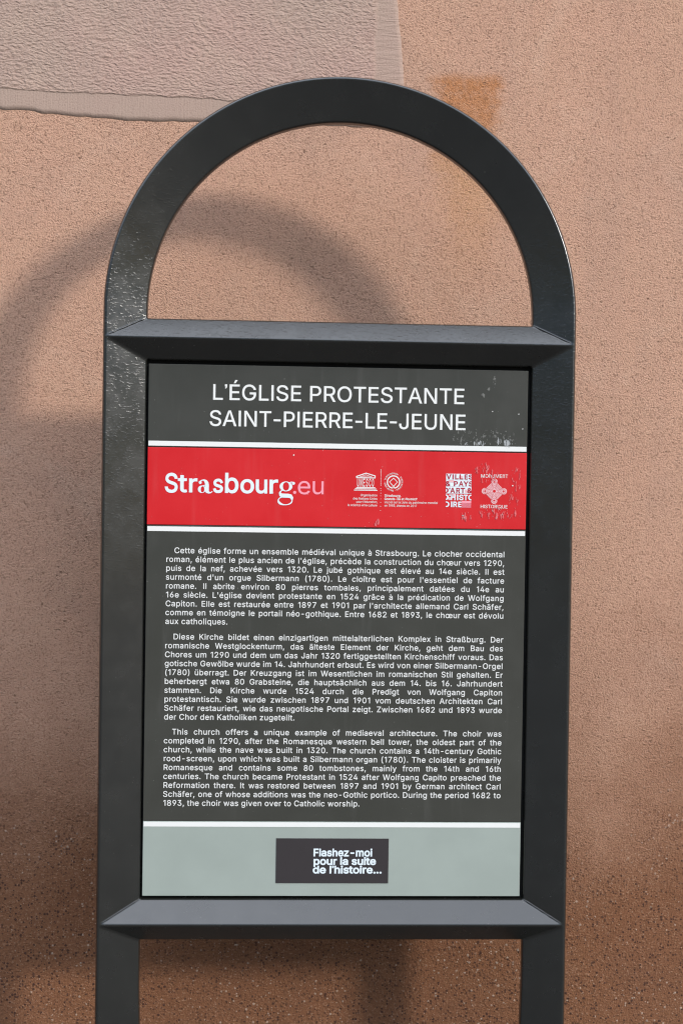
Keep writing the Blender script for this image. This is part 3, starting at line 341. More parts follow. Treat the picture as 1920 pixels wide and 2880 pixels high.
class Print:
    """collects flat printed shapes on the board; x, z in millimetres from the board's centre"""
    def __init__(self): self.v = []; self.f = []
    def add(self, vs, fs):
        b = len(self.v); self.v += vs; self.f += [tuple(i+b for i in f) for f in fs]
    def poly(self, *loops, lift=0.0):
        A = lambda q: sum(a[0]*b[1]-b[0]*a[1] for a, b in zip(q, q[1:]+q[:1]))
        fixed = [list(l) if (A(l) > 0) == (n == 0) else list(l)[::-1] for n, l in enumerate(loops)]
        v2, fs = fill(fixed); vs = [(x, z, lift) for x, z in v2]
        self.add(vs, fs)
    def rect(self, x0, x1, z0, z1, lift=0.0): self.poly([(x0, z0), (x1, z0), (x1, z1), (x0, z1)], lift=lift)
    def stroke(self, pts, w, lift=0.0):
        ws = w if isinstance(w, (list, tuple)) else [w]*len(pts)
        L, R = [], []
        for i, (x, z) in enumerate(pts):
            a = pts[max(0, i-1)]; b = pts[min(len(pts)-1, i+1)]
            dx, dz = b[0]-a[0], b[1]-a[1]; l = hypot(dx, dz) or 1
            L.append((x-dz/l*ws[i]/2, z+dx/l*ws[i]/2, lift)); R.append((x+dz/l*ws[i]/2, z-dx/l*ws[i]/2, lift))
        n = len(pts); self.add(L+R, [(i, i+1, n+i+1, n+i) for i in range(n-1)])
    def ell(self, cx, cz, rx, rz, hx=0, hz=0, lift=0.0, n=40, dx=0):
        o = [(cx+rx*cos(2*pi*i/n), cz+rz*sin(2*pi*i/n)) for i in range(n)]
        if hx: self.poly(o, [(cx+dx+hx*cos(-2*pi*i/n), cz+hz*sin(-2*pi*i/n)) for i in range(n)], lift=lift)
        else: self.poly(o, lift=lift)
    def fit(self, ch, x0, x1, z0, z1, off=0.0, slant=0.0, lift=0.0):
        vs, fs, (a, b, c, d) = glyph(ch, off)
        sx = (x1-x0)/(b-a); sz = (z1-z0)/(d-c)
        self.add([(x0+(x-a)*sx+slant*(y-c)*sz, z0+(y-c)*sz, lift) for x, y in vs], fs)
    def fitbase(self, ch, x0, x1, z, k, off=0.0):
        """fit to x0..x1, with the vertical scale k (mm per unit) on baseline z"""
        vs, fs, (a, b, c, d) = glyph(ch, off); sx = (x1-x0)/(b-a)
        self.add([(x0+(x-a)*sx, z+y*k, 0.0) for x, y in vs], fs)
    def text(self, s, x, z, k, ls=0.0, wsp=0.0, off=0.0, slant=0.0, kx=1.0, lift=0.0):
        for ch in s:
            vs, fs, bb = glyph(ch, off)
            if vs: self.add([(x+(px+slant*py)*k*kx, z+py*k, lift) for px, py in vs], fs)
            x += G[ch][0]*k*kx + ls + (wsp if ch == ' ' else 0)
        return x
    def width(self, s, k, ls=0.0, kx=1.0): return sum(G[c][0] for c in s)*k*kx + ls*(len(s)-1)
    def justify(self, s, x0, x1, z, k, ls, off):
        n = s.count(' '); w = self.width(s, k, ls)
        extra = (x1-x0-w)/max(n, 1); l2 = ls; 
        mn = -95*k                                     # words never closer than this; squeeze the letters instead
        if extra < mn: l2 = ls + (extra-mn)*n/(len(s)-1); extra = mn
        self.text(s, x0-60*k*0, z, k, l2, extra, off)
    def build(self, name, mat, parent, y, clip=None):
        me = bpy.data.meshes.new(name)
        me.from_pydata([(a/1000, y-l/1000, b/1000+ZC) for a, b, l in self.v], [], self.f)
        bm = bmesh.new(); bm.from_mesh(me)
        if clip:
            x0, x1 = clip
            for px, nx in ((x0, -1), (x1, 1)):
                bmesh.ops.bisect_plane(bm, geom=bm.verts[:]+bm.edges[:]+bm.faces[:], plane_co=(px/1000, 0, 0), plane_no=(nx, 0, 0), clear_outer=True)
        for f in bm.faces:
            f.normal_update()
            if f.normal.y > 0: f.normal_flip()
        bm.to_mesh(me); bm.free()
        return link(name, me, mat, parent)

# ------------------------------------------------------------------ setting: pavement
WALL_Y = .21
bm = bmesh.new()
bmesh.ops.create_grid(bm, x_segments=2, y_segments=2, size=30)
pv = from_bm('pavement', bm, M_PAVE); tag(pv, kind='structure')

# ------------------------------------------------------------------ the wall
def fbm(x, z, s, seed=0.0, o=4):
    v = 0; a = 1; t = 0
    for i in range(o):
        v += a*noise.noise(Vector((x*s, z*s, seed+i*7.3))); t += a; a *= .5; s *= 2.1
    return v/t
def wall_mesh():
    xs = [-4+.1*i for i in range(33)] + [-.78+.02*i for i in range(1, 80)] + [.82+.1*i for i in range(33)]
    zs = [-.05] + [.05*i for i in range(1, 13)] + [.62+.02*i for i in range(90)] + [2.45+.1*i for i in range(20)]
    me = bpy.data.meshes.new('plaster_wall')
    nx, nz = len(xs), len(zs); V = []; F = []
    for z in zs:
        for x in xs:
            fl = max(0.0, min(1.0, max((x-.11)/.1, (ZC+.69-z)/.1)))     # dead flat round the stone
            V.append((x, WALL_Y + fl*(.0018*fbm(x, z, 6, 1.0) + .0008*fbm(x, z, 22, 4.0, 2)), z))
    for j in range(nz-1):
        for i in range(nx-1):
            a = j*nx+i; F.append((a, a+1, a+nx+1, a+nx))
    # solid wall behind the face
    b = len(V); y2 = WALL_Y+.5
    ring = [i for i in range(nx)] + [j*nx+nx-1 for j in range(1, nz)] + [(nz-1)*nx+i for i in range(nx-2, -1, -1)] + [j*nx for j in range(nz-2, 0, -1)]
    for i in ring: V.append((V[i][0], y2, V[i][2]))
    n = len(ring)
    for q in range(n): F.append((ring[(q+1) % n], ring[q], b+q, b+(q+1) % n))
    F.append(tuple(b+q for q in range(n)))
    me.from_pydata(V, [], F); me.shade_smooth()
    for p in me.polygons:
        if p.index >= (nx-1)*(nz-1): p.use_smooth = False
    return me
wall = link('plaster_wall', wall_mesh(), M_PLASTER)
tag(wall, 'rough pinkish beige plaster wall with an orange rust stain and browner lower part', 'wall')

def stone_mesh():
    # squared block let into the plaster, ragged where the plaster laps over it
    me = bpy.data.meshes.new('stone_block'); V = []; F = []
    nx, nz = 150, 70; X0 = -.9; Z1 = 1.22+ZC
    for j in range(nz+1):
        for i in range(nx+1):
            s = i/nx; t = j/nz
            xr = .0845 + (Z1-ZC-.915)*(-.10)*0
            z = Z1 + t*(ZC+.72 - Z1)
            right = .0835 + (ZC+.915-z)*.105 + .0030*fbm(z, 3.3, 34, 2.0)
            x = X0 + s*(right-X0)
            zb = ZC + .7275 - .012*max(0, min(1, (-.05-x)/.05))*0 + .0040*fbm(x, 9.1, 9, 5.0) + .0030*fbm(x, 2.1, 50, 8.0)
            if x < -.30: zb += .012*min(1, (-.30-x)/.22) + .0025*fbm(x, 4.4, 30, 3.0)
            z = Z1 + t*(zb - Z1)
            right = .0835 + (ZC+.915-z)*.105 + .0030*fbm(z, 3.3, 34, 2.0)
            x = X0 + s*(right-X0)
            edge = min((right-x)/.006, (z-zb)/.006, 1.0)
            y = WALL_Y - .0005 + .0003*fbm(x, z, 9, 11.0) + .0002*(1-edge)**2
            V.append((x, y, z))
    for j in range(nz):
        for i in range(nx):
            a = j*(nx+1)+i; F.append((a, a+nx+1, a+nx+2, a+1))
    W = nx+1
    ring = [i for i in range(W)] + [j*W+nx for j in range(1, nz+1)] + [nz*W+i for i in range(nx-1, -1, -1)] + [j*W for j in range(nz-1, 0, -1)]
    b = len(V)
    for i in ring: V.append((V[i][0], WALL_Y+.12, V[i][2]))
    n = len(ring)
    for q in range(n): F.append((ring[q], ring[(q+1) % n], b+(q+1) % n, b+q))
    me.from_pydata(V, [], F); me.shade_smooth()
    return me
sb = link('stone_block', stone_mesh(), M_STONE, wall)
tag(sb, 'smooth edged greyish pink sandstone block with chisel strokes')

# ------------------------------------------------------------------ the sign
sign = bpy.data.objects.new('information_sign', None); COL.objects.link(sign); sign.empty_display_size = .2
tag(sign, 'tall dark grey arched metal sign with red banner and white text about a church', 'sign')

HR, HI, HO = .3048, .2539, .3084          # ridge, inner edge, outer flank half widths
DC, T = .0218, .056                        # depth of the slope, total depth
ZU, ZL, HB = .3825, -.3815, .0272          # ridges of the two bars, half height of a bar
ZA = .418; ZG = -ZC                        # centre of the arch, ground
XO = .0009
def build_frame():
    bm = bmesh.new(); cache = {}
    def V(x, y, z):
        k = (round(x, 6), round(y, 6), round(z, 6))
        if k not in cache: cache[k] = bm.verts.new((x+XO, y, z+ZC))
        return cache[k]
    def Q(*ps): return bm.faces.new([V(*p) for p in ps])
    N = 72
    for side in (0, 1):                     # front, back
        f = (lambda y: y) if side == 0 else (lambda y: T-y)
        for s in (-1, 1):
            r, i = s*HR, s*HI
            # leg narrows its opening a little towards the foot
            Q((r, f(0), ZL), (i, f(DC), ZL-HB), (i, f(DC), -.47), (s*.2525, f(DC), -.53), (s*.246, f(DC), -.60), (s*.246, f(DC), ZG), (r, f(0), ZG))
            Q((r, f(0), ZU), (i, f(DC), ZU-HB), (i, f(DC), ZL+HB), (r, f(0), ZL))
            Q((r, f(0), ZU), (r, f(0), ZA), (i, f(DC), ZA), (i, f(DC), ZU+HB))
        for z in (ZU, ZL):
            Q((-HR, f(0), z), (HR, f(0), z), (HI, f(DC), z+HB), (-HI, f(DC), z+HB))
            Q((-HR, f(0), z), (HR, f(0), z), (HI, f(DC), z-HB), (-HI, f(DC), z-HB))
        for q in range(N):
            a, b = pi*q/N, pi*(q+1)/N
            A = lambda R, t, y: (R*cos(t), y, ZA+R*sin(t))
            Q(A(HR, a, f(0)), A(HR, b, f(0)), A(HI, b, f(DC)), A(HI, a, f(DC)))
    # flanks
    prof = [(HR, 0), (HO, .006), (HO, T-.006), (HR, T)]
    for (ra, ya), (rb, yb) in zip(prof, prof[1:]):
        for s in (-1, 1):
            for z0, z1 in ((ZG, ZL), (ZL, ZU), (ZU, ZA)):
                Q((s*ra, ya, z0), (s*ra, ya, z1), (s*rb, yb, z1), (s*rb, yb, z0))
        for q in range(N):
            a, b = pi*q/N, pi*(q+1)/N
            Q((ra*cos(a), ya, ZA+ra*sin(a)), (ra*cos(b), ya, ZA+ra*sin(b)), (rb*cos(b), yb, ZA+rb*sin(b)), (rb*cos(a), yb, ZA+rb*sin(a)))
    # reveals of the three openings
    y0, y1 = DC, T-DC
    for s in (-1, 1):
        pts = [(s*HI, ZL-HB), (s*HI, -.47), (s*.2525, -.53), (s*.246, -.60), (s*.246, ZG)]
        for p, q in zip(pts, pts[1:]): Q((p[0], y0, p[1]), (q[0], y0, q[1]), (q[0], y1, q[1]), (p[0], y1, p[1]))
        Q((s*HI, y0, ZU-HB), (s*HI, y0, ZL+HB), (s*HI, y1, ZL+HB), (s*HI, y1, ZU-HB))
        Q((s*HI, y0, ZU+HB), (s*HI, y0, ZA), (s*HI, y1, ZA), (s*HI, y1, ZU+HB))
    for q in range(N):
        a, b = pi*q/N, pi*(q+1)/N
        Q((HI*cos(a), y0, ZA+HI*sin(a)), (HI*cos(b), y0, ZA+HI*sin(b)), (HI*cos(b), y1, ZA+HI*sin(b)), (HI*cos(a), y1, ZA+HI*sin(a)))
    for z in (ZL-HB, ZL+HB, ZU-HB, ZU+HB):
        Q((-HI, y0, z), (HI, y0, z), (HI, y1, z), (-HI, y1, z))
    bm.normal_update(); bmesh.ops.recalc_face_normals(bm, faces=bm.faces)
    ed = [e for e in bm.edges if len(e.link_faces) == 2 and e.calc_face_angle(0) > radians(14)]
    bmesh.ops.bevel(bm, geom=ed, offset=.0028, segments=4, affect='EDGES', profile=.55, clamp_overlap=True)
    # rounded webs in the four top corners where bar meets post
    bmesh.ops.recalc_face_normals(bm, faces=bm.faces)
    return bm

def split_frame():
    bm = build_frame(); bm.verts.ensure_lookup_table()
    nor = {}
    for v in bm.verts:
        n = Vector((0, 0, 0))
        for f in v.link_faces: n += f.normal*max(f.calc_area(), 1e-9)
        nor[v.index] = n.normalized()
    parts = {}
    for f in bm.faces:
        c = f.calc_center_median(); x = c.x-XO; z = c.z-ZC
        k = None
        lim = HB*min(1, max(0, (HR+.0005-abs(x)))/(HR-HI)) + .0004
        if abs(z-ZU) <= lim: k = 'crossbar_u'
        elif abs(z-ZL) <= lim: k = 'crossbar_l'
        elif z > ZU: k = 'arch'
        else: k = 'post_a' if x < 0 else 'post_b'
        parts.setdefault(k, []).append(f)
    for k, fs in parts.items():
        idx = {}; V = []; Nn = []; F = []
        for f in fs:
            row = []
            for v in f.verts:
                if v.index not in idx: idx[v.index] = len(V); V.append(v.co[:]); Nn.append(nor[v.index])
                row.append(idx[v.index])
            F.append(row)
        name = k.split('_')[0]
        me = bpy.data.meshes.new(name); me.from_pydata(V, [], F); me.shade_smooth()
        me.normals_split_custom_set_from_vertices([tuple(n) for n in Nn])
        link(name, me, M_FRAME, sign)
    bm.free()
split_frame()

# weld beads in the mitres where the bars' upper faces meet the posts
def bead(a, b, r=.0017):
    a = Vector(a)+Vector((0, -.0007, .0006)); b = Vector(b)+Vector((0, -.0007, .0006)); d = (b-a); n = 26; bm = bmesh.new(); rings = []
    q = d.to_track_quat('Z', 'Y')
    for i in range(n+1):
        t = i/n; rr = r*(.75+.35*noise.noise(Vector((t*9, a.x*10, a.z*10)))) * min(1, .35+6*min(t, 1-t))
        c = a+d*t
        rings.append([bm.verts.new(c + q @ Vector((rr*cos(2*pi*j/8), rr*sin(2*pi*j/8), 0))) for j in range(8)])
    for u, v in zip(rings, rings[1:]):
        for j in range(8): bm.faces.new((u[j], u[(j+1) % 8], v[(j+1) % 8], v[j]))
    bm.faces.new(rings[0]); bm.faces.new(rings[-1])
    bmesh.ops.recalc_face_normals(bm, faces=bm.faces)
    from_bm('weld_bead', bm, M_FRAME, sign, smooth=True)
for z in (ZU, ZL):
    for s_ in (-1, 1):
        bead((s_*(HR-.004)+XO, .0022, z+.0018+ZC), (s_*HI+XO, DC+.0002, z+HB+ZC))

# boards
YP = DC
from_bm('back_plate', box(-.2545+XO, .2545+XO, YP+.0105, YP+.0118, -.3552+ZC, .3562+ZC), M_BACK, sign)
def board(name, mat, z0, z1):
    return from_bm(name, box(-.25, .25, YP, YP+.010, z0/1000+ZC, z1/1000+ZC, .0005), mat, sign)
title_b = board('title_panel', M_DARK, 241.6, 350.2)
banner_b = board('banner_panel', M_RED, 139.5, 241.1)
text_b = board('text_panel', M_DARK, -250.8, 139.0)
pale_b = board('lower_panel', M_PALE, -350.2, -251.3)
YT = YP - .0002
def stripe(z0, z1, parent):
    p = Print(); p.rect(-249.2, 249.2, z0, z1); return p.build('stripe', M_WHITE, parent, YT)
stripe(243.0, 249.4, title_b); stripe(131.0, 137.3, text_b); stripe(-258.3, -252.0, pale_b)

# heading
p = Print()
def heading(s, x0, x1, z, cap):
    k = cap/(509+20); hy = 62*k; w = p.width(s, k) - 2*50*k - 2*hy*s.count('-'); kx = (x1-x0)/w
    x = x0-50*k*kx
    for ch in s:
        if ch == '-': x -= hy*kx
        x = p.text(ch, x, z+.3, k, 0, 0, 5.5, 0, kx)
        if ch == '-': x -= hy*kx
heading("L’ÉGLISE PROTESTANTE", -165.9, 164.9, 304.3, 21.0)
heading("SAINT-PIERRE-LE-JEUNE", -169.1, 167.0, 270.0, 21.0)
p.build('heading_text', M_WHITE, title_b, YT)

# body text in three languages
KB, LSB, OFB = .01450, .33, 6.5
FR = ["Cette église forme un ensemble médiéval unique à Strasbourg. Le clocher occidental",
"roman, élément le plus ancien de l'église, précède la construction du chœur vers 1290,",
"puis de la nef, achevée vers 1320. Le jubé gothique est élevé au 14e siècle. Il est",
"surmonté d'un orgue Silbermann (1780). Le cloître est pour l'essentiel de facture",
"romane. Il abrite environ 80 pierres tombales, principalement datées du 14e au",
"16e siècle. L'église devient protestante en 1524 grâce à la prédication de Wolfgang",
"Capiton. Elle est restaurée entre 1897 et 1901 par l'architecte allemand Carl Schäfer,",
"comme en témoigne le portail néo-gothique. Entre 1682 et 1893, le chœur est dévolu",
"aux catholiques."]
DE = ["Diese Kirche bildet einen einzigartigen mittelalterlichen Komplex in Straßburg. Der",
"romanische Westglockenturm, das älteste Element der Kirche, geht dem Bau des",
"Chores um 1290 und dem um das Jahr 1320 fertiggestellten Kirchenschiff voraus. Das",
"gotische Gewölbe wurde im 14. Jahrhundert erbaut. Es wird von einer Silbermann-Orgel",
"(1780) überragt. Der Kreuzgang ist im Wesentlichen im romanischen Stil gehalten. Er",
"beherbergt etwa 80 Grabsteine, die hauptsächlich aus dem 14. bis 16. Jahrhundert",
"stammen. Die Kirche wurde 1524 durch die Predigt von Wolfgang Capiton",
"protestantisch. Sie wurde zwischen 1897 und 1901 vom deutschen Architekten Carl",
"Schäfer restauriert, wie das neugotische Portal zeigt. Zwischen 1682 und 1893 wurde",
"der Chor den Katholiken zugeteilt."]
EN = ["This church offers a unique example of mediaeval architecture. The choir was",
"completed in 1290, after the Romanesque western bell tower, the oldest part of the",
"church, while the nave was built in 1320. The church contains a 14th-century Gothic",
"rood-screen, upon which was built a Silbermann organ (1780). The cloister is primarily",
"Romanesque and contains some 80 tombstones, mainly from the 14th and 16th",
"centuries. The church became Protestant in 1524 after Wolfgang Capito preached the",
"Reformation there. It was restored between 1897 and 1901 by German architect Carl",
"Schäfer, one of whose additions was the neo-Gothic portico. During the period 1682 to",
"1893, the choir was given over to Catholic worship."]
for lines, z0, z1 in ((FR, 102.3, 9.0), (DE, -11.2, -117.0), (EN, -136.6, -230.7)):
    p = Print(); n = len(lines)
    for i, s in enumerate(lines):
        z = z0 + (z1-z0)*i/(n-1)
        xl = -224.0 - 40*KB; 
        if i == 0: p.justify(s, -213.3-40*KB, 222.6, z, KB, LSB, OFB)
        elif i == n-1: p.text(s, xl, z, KB, LSB, 0, OFB)
        else: p.justify(s, xl, 222.6, z, KB, LSB, OFB)
    p.build('paragraph', M_WHITE, text_b, YT)

# wordmark on the red banner
p = Print(); kz = 17.3/(384+20)*1.0
def lw(ch, x0, x1, z=182.2, off=20): p.fitbase(ch, x0, x1, z+.7, .0452, off-5)
lw('S', -227.2, -210.3, 182.2); p.v = [(x, 181.6+(z-182.2)*1.06, l) for x, z, l in p.v]
lw('t', -210.3, -197.9); lw('r', -195.6, -184.6); lw('s', -164.3, -151.0)
p.fit('b', -148.6, -130.8, 181.8, 208.9, 15); lw('o', -128.6, -110.3); lw('u', -108.3, -93.0); lw('r', -90.3, -79.0)
# high-contrast letter a
cx = lambda a: (400+a/2.8 - 464.3)*.4712 - 226.9
cz = lambda b: 181.8 + (437-b)/2.8*.4712
p.stroke([(cx(505), cz(372)), (cx(505), cz(418))], 30/2.8*.471)
arc = [(cx(505-1+14*cos(t)-0), cz(372-0-38*sin(t))) for t in [radians(d) for d in range(0, 91, 15)]]
p.stroke([(cx(505), cz(374)), (cx(503), cz(358)), (cx(494), cz(344)), (cx(480), cz(336)), (cx(466), cz(337)), (cx(454), cz(346))], [5.05, 4.9, 4.0, 1.9, 1.2, 1.6], lift=.03)
p.ell(cx(453), cz(355), 2.0, 2.1, lift=.06)
p.ell(cx(466), cz(408), 5.2, 4.9, 2.4, 4.15, lift=.09, dx=.9)
p.stroke([(cx(492), cz(376)), (cx(478), cz(379)), (cx(462), cz(385))], [1.0, 1.1, 1.4], lift=.12)
p.stroke([(cx(505), cz(415)), (cx(510), cz(427)), (cx(522), cz(434)), (cx(536), cz(433)), (cx(549), cz(423))], [5.05, 4.6, 2.4, 1.4, .9], lift=.15)
# high-contrast letter g
p.ell(cx(1121), cz(376), 8.4, 6.5, 4.2, 5.6, lift=.03)
p.stroke([(cx(1148), cz(348)), (cx(1160), cz(341)), (cx(1172), cz(342))], [1.0, 1.1, 1.2], lift=.06); p.ell(cx(1179), cz(351), 2.0, 2.0, lift=.09)
p.stroke([(cx(1092), cz(407)), (cx(1079), cz(416)), (cx(1074), cz(428)), (cx(1080), cz(441)), (cx(1096), cz(449))], [1.2, 1.7, 2.6, 4.6, 5.2], lift=.12)
p.stroke([(cx(1094), cz(448)), (cx(1140), cz(449)), (cx(1158), cz(453)), (cx(1168), cz(466)), (cx(1170), cz(482))], [5.4, 5.4, 5.2, 4.0, 1.6], lift=.15)
lo = [(cx(1116+54*cos(t)), cz(487+33*sin(t))) for t in [radians(d) for d in range(-10, 226, 11)]]
p.stroke(lo, [1.4, 1.5, 1.6, 1.7, 1.6, 1.5, 1.3, 1.2, 1.1, 1.2, 1.4, 1.8, 2.3, 2.8, 3.0, 2.9, 2.4, 1.9, 1.5, 1.3, 1.2, 1.1][:len(lo)], lift=.18)
p.stroke([lo[-1], (cx(1086), cz(462)), (cx(1100), cz(456))], [1.4, 1.2, 1.0], lift=.21)
p.build('wordmark', M_LOGO, banner_b, YT)
p = Print(); p.ell(-57.0, 184.4, 2.15, 2.0)
p.fitbase('e', -52.9, -36.6, 182.2, .0452, 1); p.fitbase('u', -33.4, -19.0, 182.4, .0452, 1)
p.build('suffix_text', M_PINK, banner_b, YT)

# temple emblem with letters for columns
p = Print(); W = 1.15
p.stroke([(24.0, 206.6), (36.5, 211.2), (49.0, 207.6)], 1.3); p.rect(23.7, 49.2, 204.4, 205.6, lift=.05)
p.poly([(27.2, 206.1), (46.0, 206.1), (36.5, 209.3)], [(36.5, 208.6), (43.6, 206.6), (29.6, 206.6)], lift=.08)
p.rect(23.5, 25.0, 205.6, 207.3, lift=.1); p.rect(48.0, 49.3, 205.6, 208.0, lift=.1)
xs = [24.8, 28.9, 33.2, 36.9, 41.1, 45.5, 49.2]
for i, ch in enumerate("UNESCO"): p.fit(ch, 25.1+i*3.93, 25.1+i*3.93+2.35, 193.3, 204.0, 10)
p.rect(24.0, 49.0, 191.6, 192.7); p.rect(22.4, 50.5, 189.9, 191.0); p.rect(20.9, 51.9, 188.1, 189.2)
p.build('temple_emblem', M_WHITE, banner_b, YT)
p = Print(); z = 216.2; d = 1.25
for i in range(18): p.ell(56.4, z, .42, .42, n=8); z -= d; 
for z in (191.0, 188.4, 185.0, 181.4, 177.4, 172.8, 167.8, 162.1): p.ell(56.45, z, .45, .45, n=8)
p.build('dotted_line', M_WHITE, banner_b, YT)
p = Print()
for s, x1, z in (("Organisation", 52.0, 180.7), ("des Nations Unies", 52.1, 176.2), ("pour l’éducation,", 52.6, 171.9), ("la science et la culture", 52.0, 167.4)):
    k = .0058; x0 = {"O": 29.5, "d": 19.8, "p": 24.2, "l": 12.8}[s[0]]; kx = (x1-x0)/p.width(s, k); p.text(s, x0, z, k, 0, 0, 4, 0, kx)
for s, x0, x1, z, o, sl in (("Strasbourg,", 61.3, 83.4, 180.6, 16, 0), ("Grande-Île et ", 61.3, 88.6, 176.2, 16, 0), ("Neustadt", 88.6, 104.5, 176.4, 14, .2), ("inscrit sur la Liste du patrimoine mondial", 61.4, 132.3, 171.8, 3, 0), ("en 1988, étendu en 2017", 61.5, 104.7, 167.4, 3, 0)):
    k = .0058; kx = (x1-x0)/p.width(s, k); p.text(s, x0, z, k, 0, 0, o, sl, kx)
p.build('caption_text', M_WHITE, banner_b, YT)
# round heritage emblem
p = Print(); ox, oz = 73.1, 200.0
ring = [radians(a) for a in range(-78, 259, 7)]
p.stroke([(ox+8.15*cos(t), oz+8.15*sin(t)) for t in ring], 1.5)
p.stroke([(ox-.95, oz-8.3), (ox-.95, oz-4.6), (ox-5.3, oz), (ox, oz+5.1), (ox+5.3, oz), (ox+.95, oz-4.6), (ox+.95, oz-8.3)], 1.05, lift=.05)
s = "WORLD HERITAGE · PATRIMOINE MONDIAL · PATRIMONIO MUNDIAL · "; n = len(s)
k = .0039
for i, ch in enumerate(s):
    vs, fs, bb = glyph(ch, 5.0)
    if not vs: continue
    a = radians(190 + 360*(i/n))
    R0 = 12.4 if True else 0
    e1 = (-sin(a), cos(a)); e2 = (-cos(a), -sin(a)); w = G[ch][0]
    p.add([(ox+R0*cos(a)+(x-w/2)*k*.8*e1[0]+y*k*e2[0], oz+R0*sin(a)+(x-w/2)*k*.8*e1[1]+y*k*e2[1], 0) for x, y in vs], fs)
p.build('heritage_emblem', M_WHITE, banner_b, YT)
# block of cropped capitals
bx0, bx1 = 142.8, 176.6
p = Print(); 
for z0, z1 in ((204.2, 212.2), (195.2, 203.9), (186.0, 194.9)): p.rect(bx0, bx1, z0, z1)
p.build('letter_block', M_LOGO, banner_b, YT)
p = Print()
p.rect(146.2, 153.2, 200.6, 203.9); p.rect(168.0, 176.6, 187.0, 191.5); p.rect(146.0, 150.2, 177.3, 181.2); p.rect(160.0, 165.2, 205.6, 209.6); p.rect(151.6, 156.0, 181.6, 185.4)
p.build('tint_patch', M_PALEPINK, banner_b, YT-.0001)
p = Print()
p.rect(164.0, bx1, 173.6, 176.5)
for i in range(8): p.rect(164.0, bx1, 167.6+i*.75, 167.6+i*.75+.38)
p.build('hatched_patch', M_PINK, banner_b, YT)
p = Print()
def row(s, xs, z0, z1, o=26):
    for ch, a, b in zip(s, xs[::2], xs[1::2]):
        if ch == '’': p.fit(ch, a, b, z1-2.4, z1, o)
        else: p.fit(ch, a, b, z0, z1, o)
row("VILLES", (143.2, 149.8, 151.2, 152.9, 154.6, 159.4, 160.6, 165.6, 167.2, 171.6, 172.6, 178.4), 204.9, 211.7)
row("&PAYS", (142.2, 148.6, 153.2, 158.6, 159.8, 166.0, 166.0, 172.6, 172.8, 178.6), 195.8, 202.6)
row("D’ART&", (138.6, 146.4, 147.0, 148.6, 148.4, 155.0, 156.4, 161.8, 162.2, 168.2, 171.2, 177.4), 186.6, 193.8)
p.build('block_lettering', M_DRED, banner_b, YT-.0002, clip=(bx0, bx1))
p = Print()
row("D’HISTO", (138.6, 146.4, 147.2, 148.8, 149.6, 155.6, 157.4, 159.2, 160.2, 166.2, 166.4, 172.0, 172.4, 180.8), 177.2, 184.8)
row("OIRE", (139.6, 147.6, 149.6, 151.4, 152.6, 158.0, 159.2, 163.6), 168.0, 175.4)
p.build('block_lettering', M_LOGO, banner_b, YT-.0003, clip=(bx0, bx1))
# labyrinth emblem of the listed monument
p = Print(); ox, oz = 207.2, 189.9; Rr = 16.6
def lobed(sc):
    pts = []; d = 12.6*sc; lr = 4.2*sc
    for q in range(4):
        a0 = pi/2*q
        for j in range(-6, 7):
            t = a0 + radians(j*19); pts.append((ox+d*cos(a0)+lr*cos(t), oz+d*sin(a0)+lr*sin(t)))
    return pts
p.poly(lobed(1.0)); p.build('labyrinth_emblem', M_PALEPINK, banner_b, YT)
p = Print()
for sc in (.32, .46, .60, .74, .88):
    l = lobed(sc); q = l+[l[0]]; p.stroke(q, .34, lift=.02*sc)
for dx, dz, rr in ((0, 0, 2.0), (12.4, 0, 1.15), (-12.4, 0, 1.15), (0, 12.4, 1.15), (0, -12.4, 1.15)): p.ell(ox+dx, oz+dz, rr, rr, n=20, lift=.05)
p.build('labyrinth_line', M_RED, banner_b, YT-.0001)
p = Print(); x = 189.2
def caps(s, x0, x1, z, h):
    ws = [G[c][0] for c in s]; k = (x1-x0)/sum(ws); x = x0
    for ch, w in zip(s, ws):
        vs, fs, (a, b, c, d) = glyph(ch, 4.0); hh = h*1.18 if ch == 'h' else h
        p.fit(ch, x+a*k, x+b*k, z, z+hh, 4.0); x += w*k
caps("MOhUMEnT", 188.8, 225.4, 207.6, 4.7); p.build('emblem_text', M_WHITE, banner_b, YT)
p = Print(); caps("HISTORIQUE", 188.8, 225.4, 167.2, 4.6); p.build('emblem_text', M_WHITE, banner_b, YT)

# sticker on the pale board
stk = from_bm('sticker', box(-.0748, .0741, YP-.0006, YP-.00005, -.3328+ZC, -.2734+ZC), M_STICK, sign)
p = Print()
for s, x0, x1, z in (("Flashez-moi", -25.2, 52.4, -296.7), ("pour la suite", -24.8, 57.3, -308.0), ("de l’histoire...", -25.3, 65.3, -319.4)):
    k = .0186; kx = (x1-x0)/(p.width(s, k)-60*k); p.text(s, x0-40*k*kx, z, k, 0, 0, 27, 0, kx)
p.build('sticker_text', M_LOGO, stk, YP-.0008)

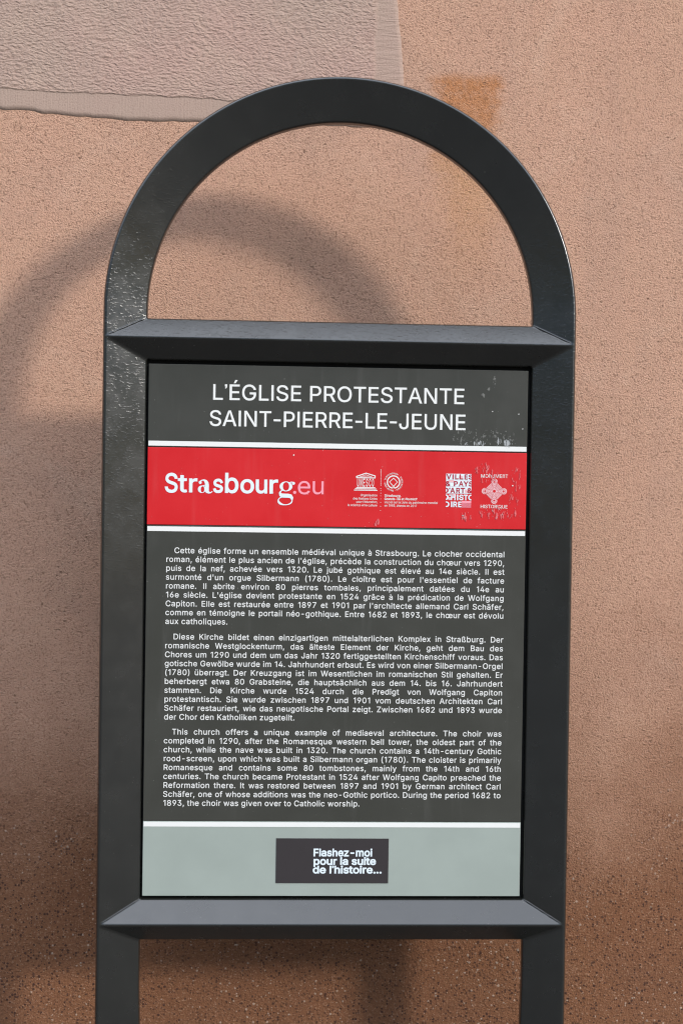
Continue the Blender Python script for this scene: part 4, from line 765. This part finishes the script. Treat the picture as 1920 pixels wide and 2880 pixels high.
# torn tape residue and scuffs
def residue(name, mat, parent, blobs, y, cell=.45, seed=0.0, sx=.22, sz=.10, thr=.10):
    for q, (bx, bz, rx, rz, st) in enumerate(blobs):
        p = Print()
        nx = int(2*rx/cell); nz = int(2*rz/cell)
        for i in range(nx):
            for j in range(nz):
                x = bx-rx+i*cell; z = bz-rz+j*cell
                e = 1-((x-bx)/rx)**2-((z-bz)/rz)**2
                if e <= 0: continue
                v = noise.noise(Vector((x*sx, z*sz, seed)))*.7 + noise.noise(Vector((x*sx*3.3, z*sz*3.3, seed+5)))*.5 + (e-.5)*.9*st
                if v > thr: p.rect(x, x+cell, z, z+cell)
        if p.f: p.build(name, mat, parent, y-q*1.5e-5)
residue('tape_residue', M_RESID, title_b, [(186, 252.8, 11, 4.6, .8), (212, 254.5, 4.5, 8, .8), (224, 253.5, 10, 7.5, .85), (168, 252, 3, 4, .6)], YT-.0001, .4, 1.0, .50, .10, .24)
residue('tape_scuff', M_RESIDG, title_b, [(205, 337.5, 3.0, 13, 1.0), (197.5, 325, 3.2, 3.2, 1.0), (190, 316.5, 4, 4, 1.0), (206, 262, 30, 11, .05), (175, 260, 25, 12, -.02)], YT-.00005, .4, 2.0, .3, .2, .30)
residue('tape_residue', M_RESIDP, banner_b, [(208, 160, 26, 10, .35), (234, 178, 7, 22, .15), (236, 206, 8, 16, .1), (170, 155, 9, 7, .45), (196, 214, 16, 14, -.10), (52, 146, 4, 6, .2)], YT-.0004, .4, 3.0, .38, .08, .27)
residue('tape_residue', M_RESID, banner_b, [(209, 161, 16, 7, .1), (167, 156, 4, 5, .6), (240, 157, 3.5, 2.0, .8), (240, 146, 2.5, 3, .6), (231, 197, 1.5, 1.3, 1.5)], YT-.0005, .4, 4.0, .3, .14, .38)

# splashes of pale paint
for par, x, z, r in ((title_b, 203, 295.5, .62), (title_b, 238, 292.6, .75), (title_b, 243.6, 273, .7), (banner_b, -58.8, 233.5, .95), (banner_b, 231.5, 197.5, .9)):
    p = Print(); n = 9
    p.poly([(x+r*(1+.25*sin(3*i+x))*cos(2*pi*i/n), z+r*(1+.25*cos(2*i+z))*sin(2*pi*i/n)) for i in range(n)])
    p.build('paint_speck', M_WHITE, par, YT-.0007)
